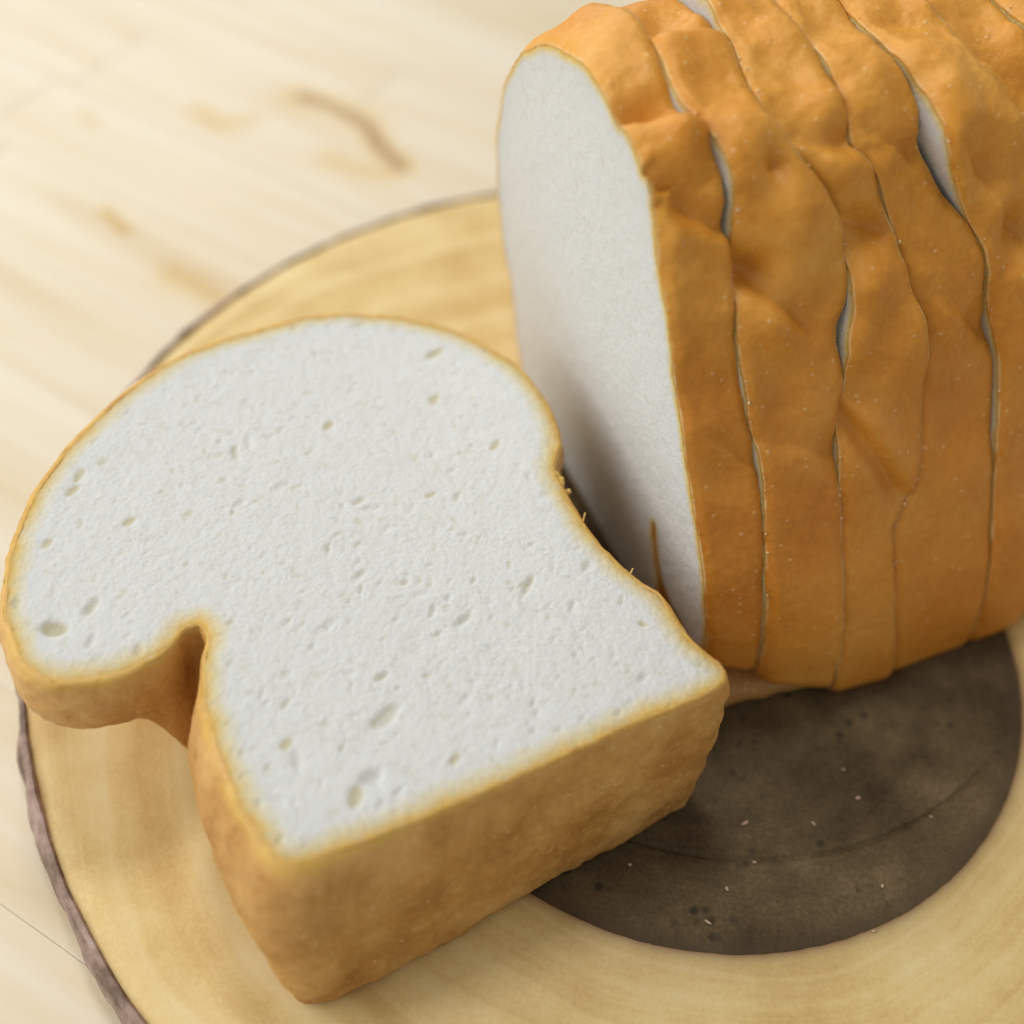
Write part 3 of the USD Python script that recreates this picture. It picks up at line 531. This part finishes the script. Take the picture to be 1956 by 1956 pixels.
if (np.tile(nrm3, (NS, 1))[F[:, 0] % NH] * n).sum() < 0: F = F[:, ::-1]
# underside
bl = rows[-1]; inv2 = np.stack([(bl[:, :2] - HM) @ HX, (bl[:, :2] - HM) @ HY], -1)
bP, bT, bD = fill_polygon(inv2, 0.012, 5)
bw = heel_world(bP, under_z(bP) + 0.0004); bw[:NH] = bl
bT = bT[:, ::-1]
nb0 = len(allv)
allv2 = np.vstack([allv, bw]); F2 = np.vstack([F, bT + nb0]); e2 = np.concatenate([eall, np.full(len(bw), 0.05)])
put('crust', allv2, F2, HEEL_CRUST, heel, attrs={'edge': e2})
# cut face with its pores; the larger holes are real hollows (piece coordinates in units of the base width, radius long, radius short, angle, depth)
P, T_, dist = fill_polygon(HO - Hn * 0.0008, 0.0019, 9)
zz = np.zeros(len(P)); r9 = np.random.default_rng(21)
p3 = np.c_[P, np.zeros(len(P))]
zz += 0.0016 * fb(p3, 40, 3, 71) + 0.0013 * fb(p3, 170, 3, 72) + 0.0009 * fb(p3, 420, 2, 73)
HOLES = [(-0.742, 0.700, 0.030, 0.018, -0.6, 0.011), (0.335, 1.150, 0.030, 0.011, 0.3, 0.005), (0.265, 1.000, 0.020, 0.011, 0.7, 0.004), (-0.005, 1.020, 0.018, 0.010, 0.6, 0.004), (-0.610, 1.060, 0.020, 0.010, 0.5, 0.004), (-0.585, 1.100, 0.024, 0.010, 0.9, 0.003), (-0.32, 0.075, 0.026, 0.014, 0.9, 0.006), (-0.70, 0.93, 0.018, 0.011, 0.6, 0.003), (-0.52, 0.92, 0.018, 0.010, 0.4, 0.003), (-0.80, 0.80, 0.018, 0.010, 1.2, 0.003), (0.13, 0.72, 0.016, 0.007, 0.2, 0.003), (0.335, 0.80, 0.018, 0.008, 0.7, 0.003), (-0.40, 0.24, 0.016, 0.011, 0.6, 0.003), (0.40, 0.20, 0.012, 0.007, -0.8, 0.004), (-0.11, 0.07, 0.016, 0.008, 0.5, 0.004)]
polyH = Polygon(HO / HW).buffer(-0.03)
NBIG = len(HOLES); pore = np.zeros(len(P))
while len(HOLES) < 1500:
    x, y = r9.uniform(-0.85, 0.53), r9.uniform(0, 1.42)
    if not polyH.contains(Point(x, y)) or min(math.hypot(x - b[0], y - b[1]) for b in HOLES[:NBIG]) < 0.045: continue
    fac = 1.0 if y < 0.55 else 0.6
    s = r9.lognormal(-5.55, 0.40) * (1 if r9.random() > 0.05 else 2.0)
    a = 0.5 + r9.normal(0, 0.5)
    HOLES.append((x, y, s * r9.uniform(1.0, 1.9), s * 0.65, a, s * 0.26 * fac * r9.uniform(0.3, 1.3)))
treeP = cKDTree(P)
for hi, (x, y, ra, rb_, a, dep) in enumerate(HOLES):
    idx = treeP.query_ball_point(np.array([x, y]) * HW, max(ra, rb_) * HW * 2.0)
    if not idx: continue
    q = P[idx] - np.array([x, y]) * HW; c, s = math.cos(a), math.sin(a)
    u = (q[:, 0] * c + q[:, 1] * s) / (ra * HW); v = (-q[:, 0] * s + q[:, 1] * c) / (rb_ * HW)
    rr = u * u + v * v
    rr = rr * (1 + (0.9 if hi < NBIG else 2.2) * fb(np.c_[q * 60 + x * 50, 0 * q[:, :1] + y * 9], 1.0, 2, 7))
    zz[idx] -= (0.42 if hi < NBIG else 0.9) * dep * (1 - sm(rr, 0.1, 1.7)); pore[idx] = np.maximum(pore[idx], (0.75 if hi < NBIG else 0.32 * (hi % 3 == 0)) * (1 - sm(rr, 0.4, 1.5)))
zz *= sm(dist, 0.0, 0.004)
W3 = heel_world(P, HZ + zz + (0.004 * fb(p3, 110, 3, 77) - 0.0010) * np.exp(-(dist / 0.005) ** 2) + 0.0012 * sm(dist, 0, 0.02))
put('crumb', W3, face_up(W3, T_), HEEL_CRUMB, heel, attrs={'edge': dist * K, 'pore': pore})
# small ragged beads of crust where the piece was torn at its right side
def bead(c, r, seed, flat=0.8):
    m = trimesh.creation.icosphere(subdivisions=2, radius=1.0); v = m.vertices * (1 + 1.0 * fb(m.vertices, 1.6, 3, seed))[:, None] * np.array([1, 1, flat]) * r
    return v + np.asarray(c), m.faces
for k, (x, y, r, dz) in enumerate([(0.430, 0.665, 0.0042, -0.003), (0.434, 0.650, 0.0034, -0.003), (0.430, 0.638, 0.0036, -0.004), (0.436, 0.610, 0.0026, -0.004)]):
    v, f = bead(heel_world(np.array([[x, y]]) * HW, HZ + dz)[0], r, k)
    put('crust_bead', v, f, HEEL_CRUST, heel, attrs={'edge': np.full(len(v), 0.001)})

for k, (x, y, ang) in enumerate([(0.428, 0.520, 0.9), (0.447, 0.335, 0.7)]):
    m = trimesh.creation.capsule(height=0.008, radius=0.0008, count=[8, 8]); v = m.vertices.copy(); v[:, 0] += 14.0 * v[:, 2] ** 2
    c, s = math.cos(ang), math.sin(ang); v = np.c_[v[:, 2] * c - v[:, 1] * s, v[:, 2] * s + v[:, 1] * c, v[:, 0]]
    v = heel_world(np.array([[x, y]]) * HW, HZ - 0.001) + v[:, :1] * np.r_[HX, 0] + v[:, 1:2] * np.r_[HY, 0] + v[:, 2:] * np.array([0, 0, 1.0])
    put('crust_strand', v, m.faces, HEEL_CRUST, heel, attrs={'edge': np.full(len(v), 0.0005)})

# ------------------------------------------------------------------ a low torn piece under the first slices
low = thing('torn_bread_piece', 'low torn piece of brown bread tucked under the first loaf slices', 'bread piece', tuple(LB + 0.03 * HV + 0.02 * TV - [0, 0, 0.070]))
prof = np.array([(-0.012, 0.004), (-0.016, 0.014), (-0.012, 0.026), (0.0, 0.034), (0.02, 0.040), (0.05, 0.030), (0.07, 0.010), (0.06, 0.001), (0.0, 0.0006), (-0.006, 0.0008)])
prof = closed_resample(prof, 70); ND = 46; rows = []
for d in np.linspace(-0.055, 0.155, ND):
    e = max(0.02, min(1.0, (d + 0.055) / 0.02, (0.155 - d) / 0.05)) ** 0.5
    tshift = np.interp(d, [-0.055, 0.027, 0.117, 0.155], [-0.004, -0.004, -0.010, 0.004])
    rows.append(np.array([LB[0], LB[1], 0]) + d * HV + ((prof[:, :1] - 0.02) * e + 0.02 + tshift) * TV + prof[:, 1:] * (0.25 + 0.75 * e) * np.array([0, 0, 1.0]))
V = np.vstack(rows); nz = fb(V, 35, 4, 81); cen = np.repeat(np.array([r.mean(0) for r in rows]), 70, 0); dirv = V - cen; dirv /= np.linalg.norm(dirv, axis=1, keepdims=True) + 1e-9
V = V + dirv * (nz * 0.008)[:, None]; V[:, 2] = np.maximum(V[:, 2], 0.0006)
F = band(70, ND); F = np.vstack([F[:, [0, 1, 2]], F[:, [0, 2, 3]]])
n = np.cross(V[F[:, 1]] - V[F[:, 0]], V[F[:, 2]] - V[F[:, 0]])
if ((V[F].mean(1) - cen[F[:, 0]]) * n).sum() < 0: F = F[:, ::-1]
put('crust', V, F, UNDER_CRUST, low, attrs={'edge': np.full(len(V), 0.05)})

# ------------------------------------------------------------------ bread crumbs scattered on the dark heart of the board
CRUMBMAT = mat('loose_crumb', {'p': ('principled_bsdf', {'base_color': (0.50, 0.36, 0.25), 'roughness': 0.7})}, [])
SPOTS = [(0.3025, 0.5860, 0.0018, 1.8, -0.5), (0.2149, 0.5273, 0.0026, 2.6, 0.6), (0.2722, 0.5323, 0.0022, 2.0, -0.8), (0.3122, 0.5597, 0.0026, 1.6, 0.5), (0.1195, 0.4812, 0.0024, 1.3, 0.0), (0.1976, 0.4680, 0.0026, 1.7, -1.1), (0.3241, 0.4819, 0.0026, 1.3, 1.2), (0.1815, 0.4387, 0.0026, 2.4, -0.5), (0.2211, 0.4930, 0.0022, 1.6, 0.0), (0.3727, 0.5482, 0.0018, 1.4, 0.3), (0.3130, 0.4432, 0.0024, 1.8, 0.2)]
NEAR = ['dull, high, between loaf and groove', 'long one, just right of the thick piece', 'beside the long one, middle', 'bright one high on the right', 'leftmost, just above the rim', 'below the groove, middle', 'bright one low on the right', 'lowest, elongated', 'lying on the groove', 'rightmost, small and dull', 'on the pale wood edge']
for k, (x, y, r, el, ang) in enumerate(SPOTS):
    m = trimesh.creation.icosphere(subdivisions=2, radius=1.0)
    v = m.vertices * (1 + 0.9 * fb(m.vertices, 1.4, 3, 100 + k))[:, None] * np.array([el, 1.0, 0.7]) * r * 0.50
    c, s = math.cos(ang), math.sin(ang)
    v = v @ np.array([[c, s, 0], [-s, c, 0], [0, 0, 1.0]])
    v[:, 2] += -v[:, 2].min() + 0.0005
    path = '/World/' + numbered('/World', 'bread_crumb')
    m_ = usdkit.mesh(stage, path, ((v + [x, y, 0]) * K, m.faces), CRUMBMAT, smooth=True)
    tag(m_.GetPrim(), 'tiny pale crumb on the dark wood, ' + NEAR[k], 'crumb', 'loose crumbs on the dark wood')
